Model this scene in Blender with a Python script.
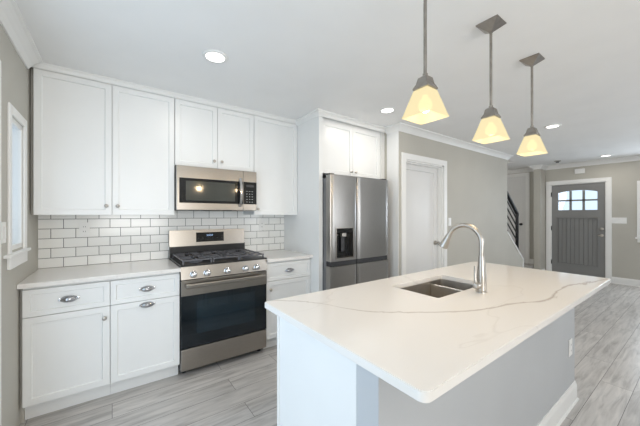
import bpy, bmesh, math, random
from mathutils import Vector, Matrix
random.seed(7)
PI = math.pi
for o in list(bpy.data.objects): bpy.data.objects.remove(o, do_unlink=True)
SC = bpy.context.scene
COL = SC.collection

# ---------------------------------------------------------------- camera
cd = bpy.data.cameras.new('camera'); cam = bpy.data.objects.new('camera', cd); COL.objects.link(cam)
cam.location = (0, 0, 1.347); cam.rotation_euler = (PI/2, 0, math.radians(-36.0))
cd.sensor_width = 36; cd.lens = 36*286/640; cd.shift_y = 1.8/640; cd.clip_start = 0.02
SC.camera = cam
# ---------------------------------------------------------------- world, exposure
SC.view_settings.view_transform = 'Standard'; SC.view_settings.look = 'None'
SC.view_settings.gamma = 1; SC.view_settings.use_curve_mapping = False
SC.view_settings.exposure = 0.25
W = bpy.data.worlds.new('sky'); SC.world = W; W.use_nodes = True
bg = W.node_tree.nodes['Background']; bg.inputs[0].default_value = (0.64, 0.82, 1.0, 1); bg.inputs[1].default_value = 1.2
# ---------------------------------------------------------------- large area lights (daylight through the openings, plus added fill lights)
def area(name, loc, rot, sx, sy, power, color, spread=180):
    l = bpy.data.lights.new(name, 'AREA'); l.shape = 'RECTANGLE'; l.size = sx; l.size_y = sy
    l.energy = power; l.color = color; l.spread = math.radians(spread)
    o = bpy.data.objects.new(name, l); o.location = loc; o.rotation_euler = rot; COL.objects.link(o)
    return o
UP = math.radians(42)
area('daylight_patio_door', (-0.50, 1.15, 1.1), (0, -PI/2, 0), 1.8, 1.8, 10, (0.70, 0.85, 1.0))
area('rear_fill_kitchen', (.45, -2.62, 1.45), (PI/2+UP, 0, 0), 1.3, 1.4, 60, (1.0, 0.97, 0.93))  # added fill behind the camera, tilted up to brighten the ceiling
area('rear_fill_living', (4.55, -2.62, 1.45), (PI/2+UP, 0, 0), 1.8, 1.4, 40, (0.98, 0.98, 1.0))  # second added rear fill, living side, same upward tilt
area('stairwell_fill', (4.4, 2.85, 1.9), (0, -PI/2, 0), 0.8, 0.8, 9, (1.0, 0.97, 0.92))  # added lamp hidden behind the hall wall to brighten the landing door
area('daylight_front_window', (7.99, 0.25, 1.42), (0, PI/2-.25, 0), 0.9, 0.9, 22, (0.80, 0.90, 1.0))

# ---------------------------------------------------------------- materials
def srgb(r, g, b):
    f = lambda c: (c/255/12.92) if c/255 <= .04045 else ((c/255+.055)/1.055)**2.4
    return (f(r), f(g), f(b), 1)
class Mat:
    def __init__(s, name, col=(.8,.8,.8,1), rough=.5, metal=0, **kw):
        s.m = bpy.data.materials.new(name); s.m.use_nodes = True; s.t = s.m.node_tree
        s.b = s.t.nodes['Principled BSDF']
        s.b.inputs['Base Color'].default_value = col; s.b.inputs['Roughness'].default_value = rough
        s.b.inputs['Metallic'].default_value = metal
        for k, v in kw.items(): s.b.inputs[k.replace('_', ' ')].default_value = v
    def n(s, t, **kw):
        x = s.t.nodes.new(t)
        for k, v in kw.items():
            if hasattr(x, k): setattr(x, k, v)
            else: x.inputs[k.replace('_', ' ')].default_value = v
        return x
    def l(s, a, b): s.t.links.new(a, b)
    def coords(s, scale=(1,1,1)):
        g = s.n('ShaderNodeTexCoord'); mp = s.n('ShaderNodeMapping'); mp.inputs['Scale'].default_value = scale
        s.l(g.outputs['Object'], mp.inputs['Vector']); return mp.outputs[0]
    def vary(s, c1, c2, scale=(1,1,1), nscale=5, detail=3, lo=.35, hi=.65):
        no = s.n('ShaderNodeTexNoise', Scale=nscale, Detail=detail); s.l(s.coords(scale), no.inputs['Vector'])
        r = s.n('ShaderNodeValToRGB'); r.color_ramp.elements[0].position = lo; r.color_ramp.elements[1].position = hi
        r.color_ramp.elements[0].color = c1; r.color_ramp.elements[1].color = c2
        s.l(no.outputs[0], r.inputs[0]); s.l(r.outputs[0], s.b.inputs['Base Color']); return s
    def bump(s, scale=(1,1,1), nscale=60, strength=.05, dist=.002):
        no = s.n('ShaderNodeTexNoise', Scale=nscale, Detail=2); s.l(s.coords(scale), no.inputs['Vector'])
        b = s.n('ShaderNodeBump', Strength=strength, Distance=dist); s.l(no.outputs[0], b.inputs['Height'])
        s.l(b.outputs[0], s.b.inputs['Normal']); return s

def paint(name, r, g, b, rough=.5, d=3):
    return Mat(name, rough=rough).vary(srgb(r-d, g-d, b-d), srgb(r, g, b), nscale=2.5).bump(nscale=180, strength=.03).m
M = {}
M['wall'] = paint('wall_paint_greige', 188, 185, 176, .6)
M['ceiling'] = paint('ceiling_paint', 242, 242, 241, .8)
M['trim'] = paint('white_trim_paint', 238, 238, 236, .35)
M['cab'] = paint('white_cabinet_paint', 236, 237, 236, .33)
M['islandwall'] = paint('island_wall_paint', 188, 191, 194, .5)
M['door'] = paint('white_door_paint', 228, 228, 227, .35)
M['greydoor'] = paint('charcoal_door_paint', 132, 132, 131, .4)
M['black'] = Mat('black_enamel', rough=.35).vary(srgb(24,25,27), srgb(32,33,35), nscale=8).m
M['castiron'] = Mat('cast_iron', rough=.35).vary(srgb(84,85,90), srgb(100,101,106), nscale=30).bump(nscale=200, strength=.2).m
M['dark'] = Mat('dark_grey_plastic', rough=.45).vary(srgb(46,47,50), srgb(56,57,60), nscale=8).m
M['plastic'] = Mat('white_plastic', rough=.35).vary(srgb(232,232,230), srgb(240,240,238), nscale=6).m
def steel(name, c, rough, stretch, metal=1.0, aniso=0):
    m = Mat(name, rough=rough, metal=metal)
    m.vary(srgb(*[x-7 for x in c]), srgb(*c), scale=stretch, nscale=30, detail=2)
    m.bump(scale=stretch, nscale=90, strength=.05, dist=.001)
    if aniso:                                        # horizontal brushing
        m.b.inputs['Anisotropic'].default_value = aniso; t = m.n('ShaderNodeCombineXYZ'); t.inputs[0].default_value = 1
        m.l(t.outputs[0], m.b.inputs['Tangent'])
    return m.m
M['steel'] = steel('brushed_stainless_steel', (164,159,152), .28, (1, 1, 30), aniso=.3)
M['fridge'] = steel('fridge_stainless_steel', (164,162,159), .3, (30, 30, .6))
M['fridgeside'] = Mat('fridge_side_grey', rough=.45, metal=.3).vary(srgb(120,121,124), srgb(130,131,134), nscale=6).m
M['sinksteel'] = steel('sink_stainless_steel', (212,207,200), .36, (1, 25, 1))
M['nickel'] = Mat('brushed_nickel', rough=.3, metal=1).vary(srgb(180,175,168), srgb(190,185,178), nscale=20).m
M['nickeldark'] = Mat('satin_nickel_pendant', rough=.34, metal=1).vary(srgb(150,145,139), srgb(164,159,153), nscale=20).m
M['chrome'] = Mat('polished_chrome', rough=.16, metal=1).vary(srgb(212,212,214), srgb(222,222,224), nscale=8).m
M['ovenglass'] = Mat('oven_door_glass', rough=.05, Specular_IOR_Level=.6).vary(srgb(9,18,24), srgb(13,24,31), nscale=3).m
M['ovenwindow'] = Mat('oven_window_glass', rough=.06, Specular_IOR_Level=.75).vary(srgb(14,32,42), srgb(20,40,50), nscale=3).m
M['mwglass'] = Mat('microwave_window_glass', rough=.08, Specular_IOR_Level=.9).vary(srgb(66,68,64), srgb(74,76,72), nscale=3).m
M['blackglass'] = Mat('black_glass_panel', rough=.06, Specular_IOR_Level=.6).vary(srgb(26,27,29), srgb(32,33,35), nscale=3).m

def emis(name, col, strength):
    m = Mat(name, col=col); m.b.inputs['Emission Color'].default_value = col; m.b.inputs['Emission Strength'].default_value = strength; return m.m
M['canlens'] = emis('recessed_light_lens', (1, .97, .92, 1), 2.5)
M['bulb'] = emis('warm_bulb', (1, .88, .50, 1), 7)
M['display'] = emis('range_display_digits', (.45, .65, 1, 1), 1.2)

def shade_mat():
    m = Mat('frosted_amber_glass'); t = m.t; nt = t.nodes
    out = nt['Material Output']; nt.remove(m.b)
    e = m.n('ShaderNodeEmission'); e.inputs[0].default_value = (1, .86, .52, 1); e.inputs[1].default_value = .84
    tl = m.n('ShaderNodeBsdfTransparent'); tl.inputs[0].default_value = (1, .95, .8, 1)
    g = m.n('ShaderNodeBsdfDiffuse'); g.inputs[0].default_value = (.85, .74, .52, 1)
    no = m.n('ShaderNodeTexNoise', Scale=14, Detail=3); m.l(m.coords(), no.inputs['Vector'])
    mx = m.n('ShaderNodeMixShader'); mx.inputs[0].default_value = .04; m.l(e.outputs[0], mx.inputs[1]); m.l(g.outputs[0], mx.inputs[2])
    r = m.n('ShaderNodeMapRange'); r.inputs['To Min'].default_value = .10; r.inputs['To Max'].default_value = .18; m.l(no.outputs[0], r.inputs[0])
    m2 = m.n('ShaderNodeMixShader'); m.l(r.outputs[0], m2.inputs[0]); m.l(mx.outputs[0], m2.inputs[1]); m.l(tl.outputs[0], m2.inputs[2])
    m.l(m2.outputs[0], out.inputs[0]); return m.m
M['shade'] = shade_mat()
def glass_mat():
    m = Mat('clear_window_glass'); nt = m.t.nodes; out = nt['Material Output']; nt.remove(m.b)
    tr = m.n('ShaderNodeBsdfTransparent'); gl = m.n('ShaderNodeBsdfGlossy'); gl.inputs['Roughness'].default_value = .02
    mx = m.n('ShaderNodeMixShader'); mx.inputs[0].default_value = .06
    m.l(tr.outputs[0], mx.inputs[1]); m.l(gl.outputs[0], mx.inputs[2]); m.l(mx.outputs[0], out.inputs[0]); return m.m
M['glass'] = glass_mat()

def tile_mat():
    m = Mat('white_subway_tile', rough=.18)
    g = m.n('ShaderNodeTexCoord'); sp = m.n('ShaderNodeSeparateXYZ'); m.l(g.outputs['Object'], sp.inputs[0])
    ax = m.n('ShaderNodeMath', operation='ADD'); ax.inputs[1].default_value = 0.405+0.1556*10
    az = m.n('ShaderNodeMath', operation='SUBTRACT'); az.inputs[1].default_value = 0.9145-0.0794*4
    m.l(sp.outputs[0], ax.inputs[0]); m.l(sp.outputs[2], az.inputs[0])
    c = m.n('ShaderNodeCombineXYZ'); m.l(ax.outputs[0], c.inputs[0]); m.l(az.outputs[0], c.inputs[1])
    b = m.n('ShaderNodeTexBrick', offset=.5, offset_frequency=2)
    b.inputs['Scale'].default_value = 1; b.inputs['Brick Width'].default_value = .1556; b.inputs['Row Height'].default_value = .0794
    b.inputs['Mortar Size'].default_value = .0023; b.inputs['Mortar Smooth'].default_value = .15
    b.inputs['Color1'].default_value = srgb(246,246,243); b.inputs['Color2'].default_value = srgb(240,240,237); b.inputs['Mortar'].default_value = srgb(104,104,102)
    m.l(c.outputs[0], b.inputs['Vector']); m.l(b.outputs['Color'], m.b.inputs['Base Color'])
    r = m.n('ShaderNodeMapRange'); r.inputs['To Min'].default_value = .16; r.inputs['To Max'].default_value = .8
    m.l(b.outputs['Fac'], r.inputs[0]); m.l(r.outputs[0], m.b.inputs['Roughness'])
    inv = m.n('ShaderNodeMath', operation='SUBTRACT'); inv.inputs[0].default_value = 1; m.l(b.outputs['Fac'], inv.inputs[1])
    bp = m.n('ShaderNodeBump', Strength=.4, Distance=.002); m.l(inv.outputs[0], bp.inputs['Height']); m.l(bp.outputs[0], m.b.inputs['Normal'])
    return m.m
M['tile'] = tile_mat()

def floor_mat():
    m = Mat('grey_wood_plank_floor', rough=.32)
    co = m.coords()
    b = m.n('ShaderNodeTexBrick', offset=.37, offset_frequency=2)
    b.inputs['Scale'].default_value = 1; b.inputs['Brick Width'].default_value = 1.22; b.inputs['Row Height'].default_value = .18
    b.inputs['Mortar Size'].default_value = .0016; b.inputs['Mortar Smooth'].default_value = .1
    b.inputs['Color1'].default_value = (0,0,0,1); b.inputs['Color2'].default_value = (1,1,1,1); b.inputs['Mortar'].default_value = (.5,.5,.5,1)
    m.l(co, b.inputs['Vector'])
    # grain: stretched along the plank, shifted per plank
    sc = m.n('ShaderNodeVectorMath', operation='SCALE'); sc.inputs['Scale'].default_value = 7; m.l(b.outputs['Color'], sc.inputs[0])
    ad = m.n('ShaderNodeVectorMath', operation='ADD'); m.l(co, ad.inputs[0]); m.l(sc.outputs[0], ad.inputs[1])
    mp = m.n('ShaderNodeMapping'); mp.inputs['Scale'].default_value = (1.7, 15, 1); m.l(ad.outputs[0], mp.inputs['Vector'])
    n1 = m.n('ShaderNodeTexNoise', Scale=1.6, Detail=6, Roughness=.62, Distortion=.6); m.l(mp.outputs[0], n1.inputs['Vector'])
    r = m.n('ShaderNodeValToRGB'); e = r.color_ramp.elements
    e[0].position = .30; e[0].color = srgb(160,155,151); e[1].position = .66; e[1].color = srgb(212,207,202)
    x = e.new(.5); x.color = srgb(196,192,188)
    m.l(n1.outputs[0], r.inputs[0])
    mx = m.n('ShaderNodeMix', data_type='RGBA', blend_type='MULTIPLY'); mx.inputs[0].default_value = 1
    tone = m.n('ShaderNodeValToRGB'); tone.color_ramp.elements[0].color = (.84,.84,.84,1); tone.color_ramp.elements[1].color = (1,1,1,1)
    m.l(b.outputs['Color'], tone.inputs[0]); m.l(r.outputs[0], mx.inputs[6]); m.l(tone.outputs[0], mx.inputs[7])
    m3 = m.n('ShaderNodeMix', data_type='RGBA'); m.l(b.outputs['Fac'], m3.inputs[0]); m.l(mx.outputs[2], m3.inputs[6]); m3.inputs[7].default_value = srgb(92,88,85)
    m.l(m3.outputs[2], m.b.inputs['Base Color'])
    bp = m.n('ShaderNodeBump', Strength=.12, Distance=.002); m.l(n1.outputs[0], bp.inputs['Height']); m.l(bp.outputs[0], m.b.inputs['Normal'])
    return m.m
M['floor'] = floor_mat()

def quartz_mat():
    m = Mat('veined_white_quartz', rough=.14)
    co = m.coords((.7, 2.0, 1))
    n1 = m.n('ShaderNodeTexNoise', Scale=.85, Detail=4, Roughness=.5, Distortion=.5); m.l(co, n1.inputs['Vector'])
    def vein(src, lo, w):
        s = m.n('ShaderNodeMath', operation='SUBTRACT'); s.inputs[1].default_value = lo; m.l(src, s.inputs[0])
        a = m.n('ShaderNodeMath', operation='ABSOLUTE'); m.l(s.outputs[0], a.inputs[0])
        r = m.n('ShaderNodeMapRange'); r.inputs['From Max'].default_value = w; r.inputs['To Min'].default_value = 1; r.inputs['To Max'].default_value = 0
        m.l(a.outputs[0], r.inputs[0]); return r.outputs[0]
    n2 = m.n('ShaderNodeTexNoise', Scale=3.2, Detail=4, Roughness=.6, Distortion=1.1); m.l(co, n2.inputs['Vector'])
    g = m.n('ShaderNodeTexCoord'); sp = m.n('ShaderNodeSeparateXYZ'); m.l(g.outputs['Object'], sp.inputs[0])
    xm = m.n('ShaderNodeMapRange'); xm.inputs['From Min'].default_value = .5; xm.inputs['From Max'].default_value = 2.9; m.l(sp.outputs[0], xm.inputs[0])
    fc = m.n('ShaderNodeFloatCurve'); cv = fc.mapping.curves[0]
    P = [(.5,1.40),(.70,1.275),(.825,1.136),(.875,1.0),(.95,.89),(1.18,.717),(1.368,.631),(1.62,.559),(1.76,.50),(2.1,.52),(2.9,.36)]
    cv.points[0].location = ((P[0][0]-.5)/2.4, P[0][1]/1.6); cv.points[1].location = (1, P[-1][1]/1.6)
    for a, b in P[1:-1]: cv.points.new((a-.5)/2.4, b/1.6)
    fc.mapping.update(); m.l(xm.outputs[0], fc.inputs['Value'])
    ys = m.n('ShaderNodeMath', operation='MULTIPLY'); ys.inputs[1].default_value = 1.6; m.l(fc.outputs[0], ys.inputs[0])
    wob = m.n('ShaderNodeMath', operation='MULTIPLY_ADD'); wob.inputs[1].default_value = .10; wob.inputs[2].default_value = -.05; m.l(n2.outputs[0], wob.inputs[0])
    yy = m.n('ShaderNodeMath', operation='ADD'); m.l(sp.outputs[1], yy.inputs[0]); m.l(wob.outputs[0], yy.inputs[1])
    df = m.n('ShaderNodeMath', operation='SUBTRACT'); m.l(yy.outputs[0], df.inputs[0]); m.l(ys.outputs[0], df.inputs[1])
    v1 = vein(df.outputs[0], 0, .012); v2 = vein(n1.outputs[0], .52, .006)
    k1 = m.n('ShaderNodeMath', operation='MULTIPLY'); k1.inputs[1].default_value = .75; m.l(v1, k1.inputs[0])
    mu2 = m.n('ShaderNodeMath', operation='MULTIPLY'); mu2.inputs[1].default_value = .13; m.l(v2, mu2.inputs[0])
    mxm = m.n('ShaderNodeMath', operation='MAXIMUM'); m.l(k1.outputs[0], mxm.inputs[0]); m.l(mu2.outputs[0], mxm.inputs[1])
    mx = m.n('ShaderNodeMix', data_type='RGBA'); m.l(mxm.outputs[0], mx.inputs[0])
    mx.inputs[6].default_value = srgb(230,227,223); mx.inputs[7].default_value = srgb(170,160,152)
    m.l(mx.outputs[2], m.b.inputs['Base Color']); return m.m
M['quartz'] = quartz_mat()

# ---------------------------------------------------------------- mesh helpers
def box(bm, x0, x1, y0, y1, z0, z1, bev=0, seg=2):
    t = bmesh.new(); bmesh.ops.create_cube(t, size=1)
    for v in t.verts: v.co = Vector((x0+(v.co.x+.5)*(x1-x0), y0+(v.co.y+.5)*(y1-y0), z0+(v.co.z+.5)*(z1-z0)))
    if bev: bmesh.ops.bevel(t, geom=t.edges[:], offset=bev, segments=seg, affect='EDGES', profile=.5)
    me = bpy.data.meshes.new('t'); t.to_mesh(me); t.free(); bm.from_mesh(me); bpy.data.meshes.remove(me)
def B(*a, **k):
    bm = bmesh.new(); box(bm, *a, **k); return bm
def panel(bm, x0, x1, z0, z1, yf, th, rail=.057, rec=.010, rails=None, bev=.0012):
    """panelled door facing -Y: raised frame of width `rail` round a recessed flat panel"""
    t = bmesh.new(); bmesh.ops.create_cube(t, size=1)
    for v in t.verts: v.co = Vector((x0+(v.co.x+.5)*(x1-x0), yf+(v.co.y+.5)*th, z0+(v.co.z+.5)*(z1-z0)))
    bmesh.ops.bevel(t, geom=t.edges[:], offset=bev, segments=1, affect='EDGES')
    t.normal_update()
    f = max((f for f in t.faces if f.normal.y < -.9), key=lambda f: f.calc_area())
    bmesh.ops.inset_individual(t, faces=[f], thickness=rail, depth=0)
    bmesh.ops.inset_individual(t, faces=[f], thickness=.006, depth=-rec)
    me = bpy.data.meshes.new('t'); t.to_mesh(me); t.free(); bm.from_mesh(me); bpy.data.meshes.remove(me)
def prism(bm, pts, axis, a0, a1):
    """polygon pts extruded along axis ('x': pts are (y,z); 'y': (x,z); 'z': (x,y))"""
    def P(p, a): return {'x': (a, p[0], p[1]), 'y': (p[0], a, p[1]), 'z': (p[0], p[1], a)}[axis]
    A = [bm.verts.new(P(p, a0)) for p in pts]; Bv = [bm.verts.new(P(p, a1)) for p in pts]
    n = len(pts); bm.faces.new(A[::-1]); bm.faces.new(Bv)
    for i in range(n): bm.faces.new((A[i], A[(i+1) % n], Bv[(i+1) % n], Bv[i]))
def rrect(x0, x1, y0, y1, r, k=5, rb=None):
    out = []; r0 = r
    for sx_, sy_, a in ((1, 1, 0), (-1, 1, 90), (-1, -1, 180), (1, -1, 270)):
        r = rb if (rb and sy_ > 0) else r0
        cx = x1-r if sx_ > 0 else x0+r; cy = y1-r if sy_ > 0 else y0+r
        for i in range(k+1):
            t = math.radians(a+90*i/k); out.append((cx+r*math.cos(t), cy+r*math.sin(t)))
    return out
def ringprism(bm, outer, inner, z0, z1, bev=0):
    n = len(outer); L = []
    for pts, z in ((outer, z0), (outer, z1), (inner, z1), (inner, z0)): L.append([bm.verts.new((p[0], p[1], z)) for p in pts])
    for a in range(4):
        A, Bv = L[a], L[(a+1) % 4]
        for i in range(n): bm.faces.new((A[i], A[(i+1) % n], Bv[(i+1) % n], Bv[i]))
def loft(bm, rings, cap0=True, cap1=True, closed=True):
    L = [[bm.verts.new(p) for p in r] for r in rings]; n = len(L[0])
    for a in range(len(L)-1):
        for i in range(n if closed else n-1): bm.faces.new((L[a][i], L[a][(i+1) % n], L[a+1][(i+1) % n], L[a+1][i]))
    if cap0: bm.faces.new(L[0][::-1])
    if cap1: bm.faces.new(L[-1])
def lathe(bm, prof, c, axis='z', seg=20):
    """prof: (radius, distance along axis) from c"""
    rings = []
    for r, h in prof:
        r = max(r, 1e-4); ring = []
        for i in range(seg):
            t = 2*PI*i/seg; a, b = r*math.cos(t), r*math.sin(t)
            ring.append({'z': (c[0]+a, c[1]+b, c[2]+h), 'y': (c[0]+a, c[1]+h, c[2]+b), 'x': (c[0]+h, c[1]+a, c[2]+b)}[axis])
        rings.append(ring)
    loft(bm, rings)
def tube(bm, pts, rad, seg=12):
    pts = [Vector(p) for p in pts]; n = len(pts)
    rads = rad if isinstance(rad, (list, tuple)) else [rad]*n
    tan = [(pts[min(i+1, n-1)]-pts[max(i-1, 0)]).normalized() for i in range(n)]
    up = Vector((0, 0, 1)) if abs(tan[0].z) < .9 else Vector((1, 0, 0))
    nr = tan[0].cross(up).normalized(); rings = []
    for i in range(n):
        if i: nr = (nr-tan[i]*nr.dot(tan[i])).normalized()
        bn = tan[i].cross(nr)
        rings.append([tuple(pts[i]+(nr*math.cos(2*PI*k/seg)+bn*math.sin(2*PI*k/seg))*rads[i]) for k in range(seg)])
    loft(bm, rings)
def moulding(bm, path, prof, side=1):
    """prof: closed list (distance from wall, z); path: wall polyline (x, y); room on its left if side=1"""
    P = [Vector(p) for p in path]; n = len(P); rings = []
    for i in range(n):
        ds = []
        if i: ds.append((P[i]-P[i-1]).normalized())
        if i < n-1: ds.append((P[i+1]-P[i]).normalized())
        ns = [Vector((-d.y, d.x))*side for d in ds]
        if len(ns) == 1: m = ns[0]
        else:
            m = (ns[0]+ns[1]); m = m/(m.length_squared/2) if m.length_squared > 1e-6 else ns[0]
        rings.append([(P[i].x+m.x*d, P[i].y+m.y*d, z) for d, z in prof])
    loft(bm, rings)
def obj(name, bm, m, parent=None, smooth=False, loc=None):
    bmesh.ops.recalc_face_normals(bm, faces=bm.faces[:])
    off = Vector(parent.matrix_world.translation) if parent else Vector(loc or (0, 0, 0))
    if parent:
        off = Vector((0, 0, 0)); p = parent
        while p: off += Vector(p.location); p = p.parent
    for v in bm.verts: v.co -= off
    me = bpy.data.meshes.new(name); bm.to_mesh(me); bm.free()
    if smooth:
        for p in me.polygons: p.use_smooth = True
        try: me.set_sharp_from_angle(angle=math.radians(38))
        except Exception: pass
    me.materials.append(M[m] if isinstance(m, str) else m)
    o = bpy.data.objects.new(name, me); COL.objects.link(o)
    if parent: o.parent = parent
    elif loc: o.location = loc
    return o
def tag(o, label, cat, group=None):
    o['label'] = label; o['category'] = cat
    if group: o['group'] = group
    return o
def thing(name, label, cat, loc, group=None):
    o = bpy.data.objects.new(name, None); o.empty_display_size = .05; COL.objects.link(o); o.location = loc
    return tag(o, label, cat, group)
def struct(name, bm, m, parent=None, smooth=False):
    o = obj(name, bm, m, parent, smooth)
    if not parent: o['kind'] = 'structure'
    return o
def sroot(name, loc):
    o = bpy.data.objects.new(name, None); COL.objects.link(o); o.location = loc; o['kind'] = 'structure'; return o
def rot_to_minus_x(bm, x, y):
    """turn geometry built facing -Y about (0,0) so it faces -X, and move to x, y"""
    bmesh.ops.transform(bm, matrix=Matrix.Translation((x, y, 0)) @ Matrix.Rotation(-PI/2, 4, 'Z'), verts=bm.verts[:])

# ================================================================ THE SETTING
XL, YB, XF, YR, H = -0.48, 3.185, 7.97, -2.6, 2.44
YH = 2.25                                           # plane of the hall wall
struct('floor', B(XL-.15, XF+.15, YR-.15, YB+.3, -.1, 0), 'floor')
bm = bmesh.new()                                     # ceiling with the stairwell cut out
box(bm, XL-.15, XF+.15, YR-.15, 2.42, H, H+.1)
box(bm, XL-.15, 5.9, 2.42, YB+.3, H, H+.1); box(bm, 6.78, XF+.15, 2.42, YB+.3, H, H+.1)
struct('ceiling', bm, 'ceiling')
bm = bmesh.new()                                     # stairwell shaft above the ceiling
box(bm, 5.8, 5.9, 2.42, 3.4, H+.1, 4.2); box(bm, 6.78, 6.88, 2.42, 3.4, H+.1, 4.2)
box(bm, 5.8, 6.88, 2.32, 2.42, H+.1, 4.2); box(bm, 5.8, 6.88, 3.4, 3.5, H+.1, 4.2); box(bm, 5.8, 6.88, 2.32, 3.5, 4.2, 4.3)
struct('wall_stairwell', bm, 'wall')
# kitchen back wall, left wall (window + glazed door), rear wall
struct('wall_back', B(XL-.15, 2.82, YB, YB+.15, 0, H), 'wall')
WY0, WY1, WZ0, WZ1 = 2.395, 2.690, 1.135, 1.93      # kitchen window opening
DY0, DY1 = 0.15, 2.075                                # glazed door opening
bm = bmesh.new()
box(bm, XL-.15, XL, YR, DY0, 0, H); box(bm, XL-.15, XL, DY0, DY1, 2.05, H); box(bm, XL-.15, XL, DY1, WY0, 0, H)
box(bm, XL-.15, XL, WY0, WY1, 0, WZ0); box(bm, XL-.15, XL, WY0, WY1, WZ1, H); box(bm, XL-.15, XL, WY1, YB, 0, H)
struct('wall_left', bm, 'wall')
bm = bmesh.new()
rw = ((-.25, 1.15), (3.6, 5.5)); xs = [XL-.15] + [v for w in rw for v in w] + [XF+.15]  # unseen rear openings, invented and placed to suit the fill and reflections
for i in range(0, len(xs), 2): box(bm, xs[i], xs[i+1], YR-.15, YR, 0, H)
for a, b in rw: box(bm, a, b, YR-.15, YR, 0, .7); box(bm, a, b, YR-.15, YR, 2.2, H)
struct('wall_rear', bm, 'wall')
# wall that closes the fridge recess, then the hall wall with its door and the stair knee wall
HD0, HD1, HDZ = 2.935, 3.79, 2.04
bm = bmesh.new()
box(bm, 2.82, 2.94-.005, YH, YB+.15, 0, H)
box(bm, HD0, HD1, YH, YH+.12, HDZ, H); box(bm, HD1, 5.93, YH, YH+.12, 0, H)
struct('wall_hall', bm, 'wall')
bm = bmesh.new(); prism(bm, [(5.93, 0), (6.66, 0), (6.66, .44), (5.93, 1.005)], 'y', YH, YH+.12)
struct('wall_stair_side', bm, 'wall')
bm = bmesh.new(); prism(bm, [(5.93, 1.005), (6.66, .44), (6.66, 0), (6.69, 0), (6.69, .455), (5.93, 1.045)], 'y', YH-.012, YH+.132)
struct('trim_1', bm, 'trim')
# front wall with door and window
FD0, FD1, FDZ = 1.262, 2.148, 2.012
bm = bmesh.new()
X0, X1 = XF, XF+.15
box(bm, X0, X1, YR, -.25, 0, H); box(bm, X0, X1, -.25, .76, 0, .93); box(bm, X0, X1, -.25, .76, 1.9, H)
box(bm, X0, X1, .76, FD0, 0, H); box(bm, X0, X1, FD0, FD1, FDZ, H); box(bm, X0, X1, FD1, 3.5, 0, H)
struct('wall_front', bm, 'wall')
struct('wall_stub', B(7.64, XF, YH, YH+.12, 0, H), 'wall')
struct('wall_stair_back', B(2.94, XF, 3.4, 3.5, 0, H), 'wall')

# ---- crown mouldings and baseboards
def crown(h, d): return [(0, H), (d, H), (d, H-.012), (d*.80, H-.018), (d*.62, H-h*.38), (d*.38, H-h*.62), (d*.2, H-h*.86), (d*.12, H-h), (0, H-h)]
bm = bmesh.new(); moulding(bm, [(XL, YR), (XL, 2.80)], crown(.08, .08), -1); struct('trim_2', bm, 'trim')
bm = bmesh.new(); moulding(bm, [(2.822, 2.435), (2.82, YH), (5.93, YH), (5.93, YH+.12)], crown(.075, .075), -1); struct('trim_3', bm, 'trim')
bm = bmesh.new(); moulding(bm, [(XF, YR), (XF, YH), (7.64, YH), (7.64, YH+.12), (XF, YH+.12), (XF, 3.4)], crown(.08, .08), 1); struct('trim_4', bm, 'trim')
def bboard(h=.13, d=.015, shoe=.018): return [(0, 0), (d+shoe*.8, 0), (d+shoe*.8, shoe*.5), (d+shoe*.4, shoe), (d, shoe), (d, h-.03), (d*.75, h-.018), (d*.55, h-.01), (d*.4, h), (0, h)]
bm = bmesh.new(); moulding(bm, [(XF, YR), (XF, FD0-.083)], bboard(), 1); struct('baseboard_front', bm, 'trim')
bm = bmesh.new(); moulding(bm, [(3.875, YH), (6.69, YH)], bboard(), -1); struct('baseboard_hall', bm, 'trim')
bm = bmesh.new(); moulding(bm, [(7.92, YH), (7.64, YH), (7.64, YH+.12)], bboard(), 1); struct('baseboard_stub', bm, 'trim')
bm = bmesh.new(); moulding(bm, [(XL, YR), (XL, DY0-.09)], bboard(), -1); struct('baseboard_left', bm, 'trim')

def casing(bm, a0, a1, z1, w, depth, plane, fa, legs_to=0):
    """door casing; plane 'y' -> wall faces -Y at fa, 'x' -> faces -X at fa, 'X' -> faces +X at fa"""
    def b(u0, u1, z0, zz):
        if plane == 'y': box(bm, u0, u1, fa-depth, fa, z0, zz, bev=.003)
        elif plane == 'x': box(bm, fa-depth, fa, u0, u1, z0, zz, bev=.003)
        else: box(bm, fa, fa+depth, u0, u1, z0, zz, bev=.003)
    b(a0-w, a0, legs_to, z1); b(a1, a1+w, legs_to, z1); b(a0-w, a1+w, z1, z1+w)

# ---- door_1: white panel door in the hall wall
r = sroot('door_1', (3.36, YH+.06, 0))
bm = bmesh.new(); casing(bm, HD0+.003, HD1, HDZ-.003, .075, .018, 'y', YH); obj('door_casing', bm, 'trim', r)
bm = bmesh.new(); box(bm, HD0, HD0+.02, YH, YH+.12, 0, HDZ); box(bm, HD1-.02, HD1, YH, YH+.12, 0, HDZ); box(bm, HD0, HD1, YH, YH+.12, HDZ-.02, HDZ)
box(bm, HD0+.02, HD0+.035, YH+.03, YH+.07, 0, HDZ-.02); box(bm, HD1-.035, HD1-.02, YH+.03, YH+.07, 0, HDZ-.02); box(bm, HD0, HD1, YH+.03, YH+.07, HDZ-.035, HDZ-.02)
obj('door_jamb', bm, 'trim', r)
bm = bmesh.new(); panel(bm, HD0+.022, HD1-.022, .012, HDZ-.022, YH+.072, .038, rail=.115, rec=.011)
leaf = obj('door_leaf', bm, 'door', r)
bm = bmesh.new(); lathe(bm, [(.0, 0), (.032, 0), (.032, -.008), (.012, -.012), (.010, -.035), (.022, -.045), (.029, -.058), (.026, -.07), (.0, -.074)], (3.705, YH+.0715, .95), 'y', 20)
k = obj('door_knob', bm, 'nickel', leaf, True)

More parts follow.
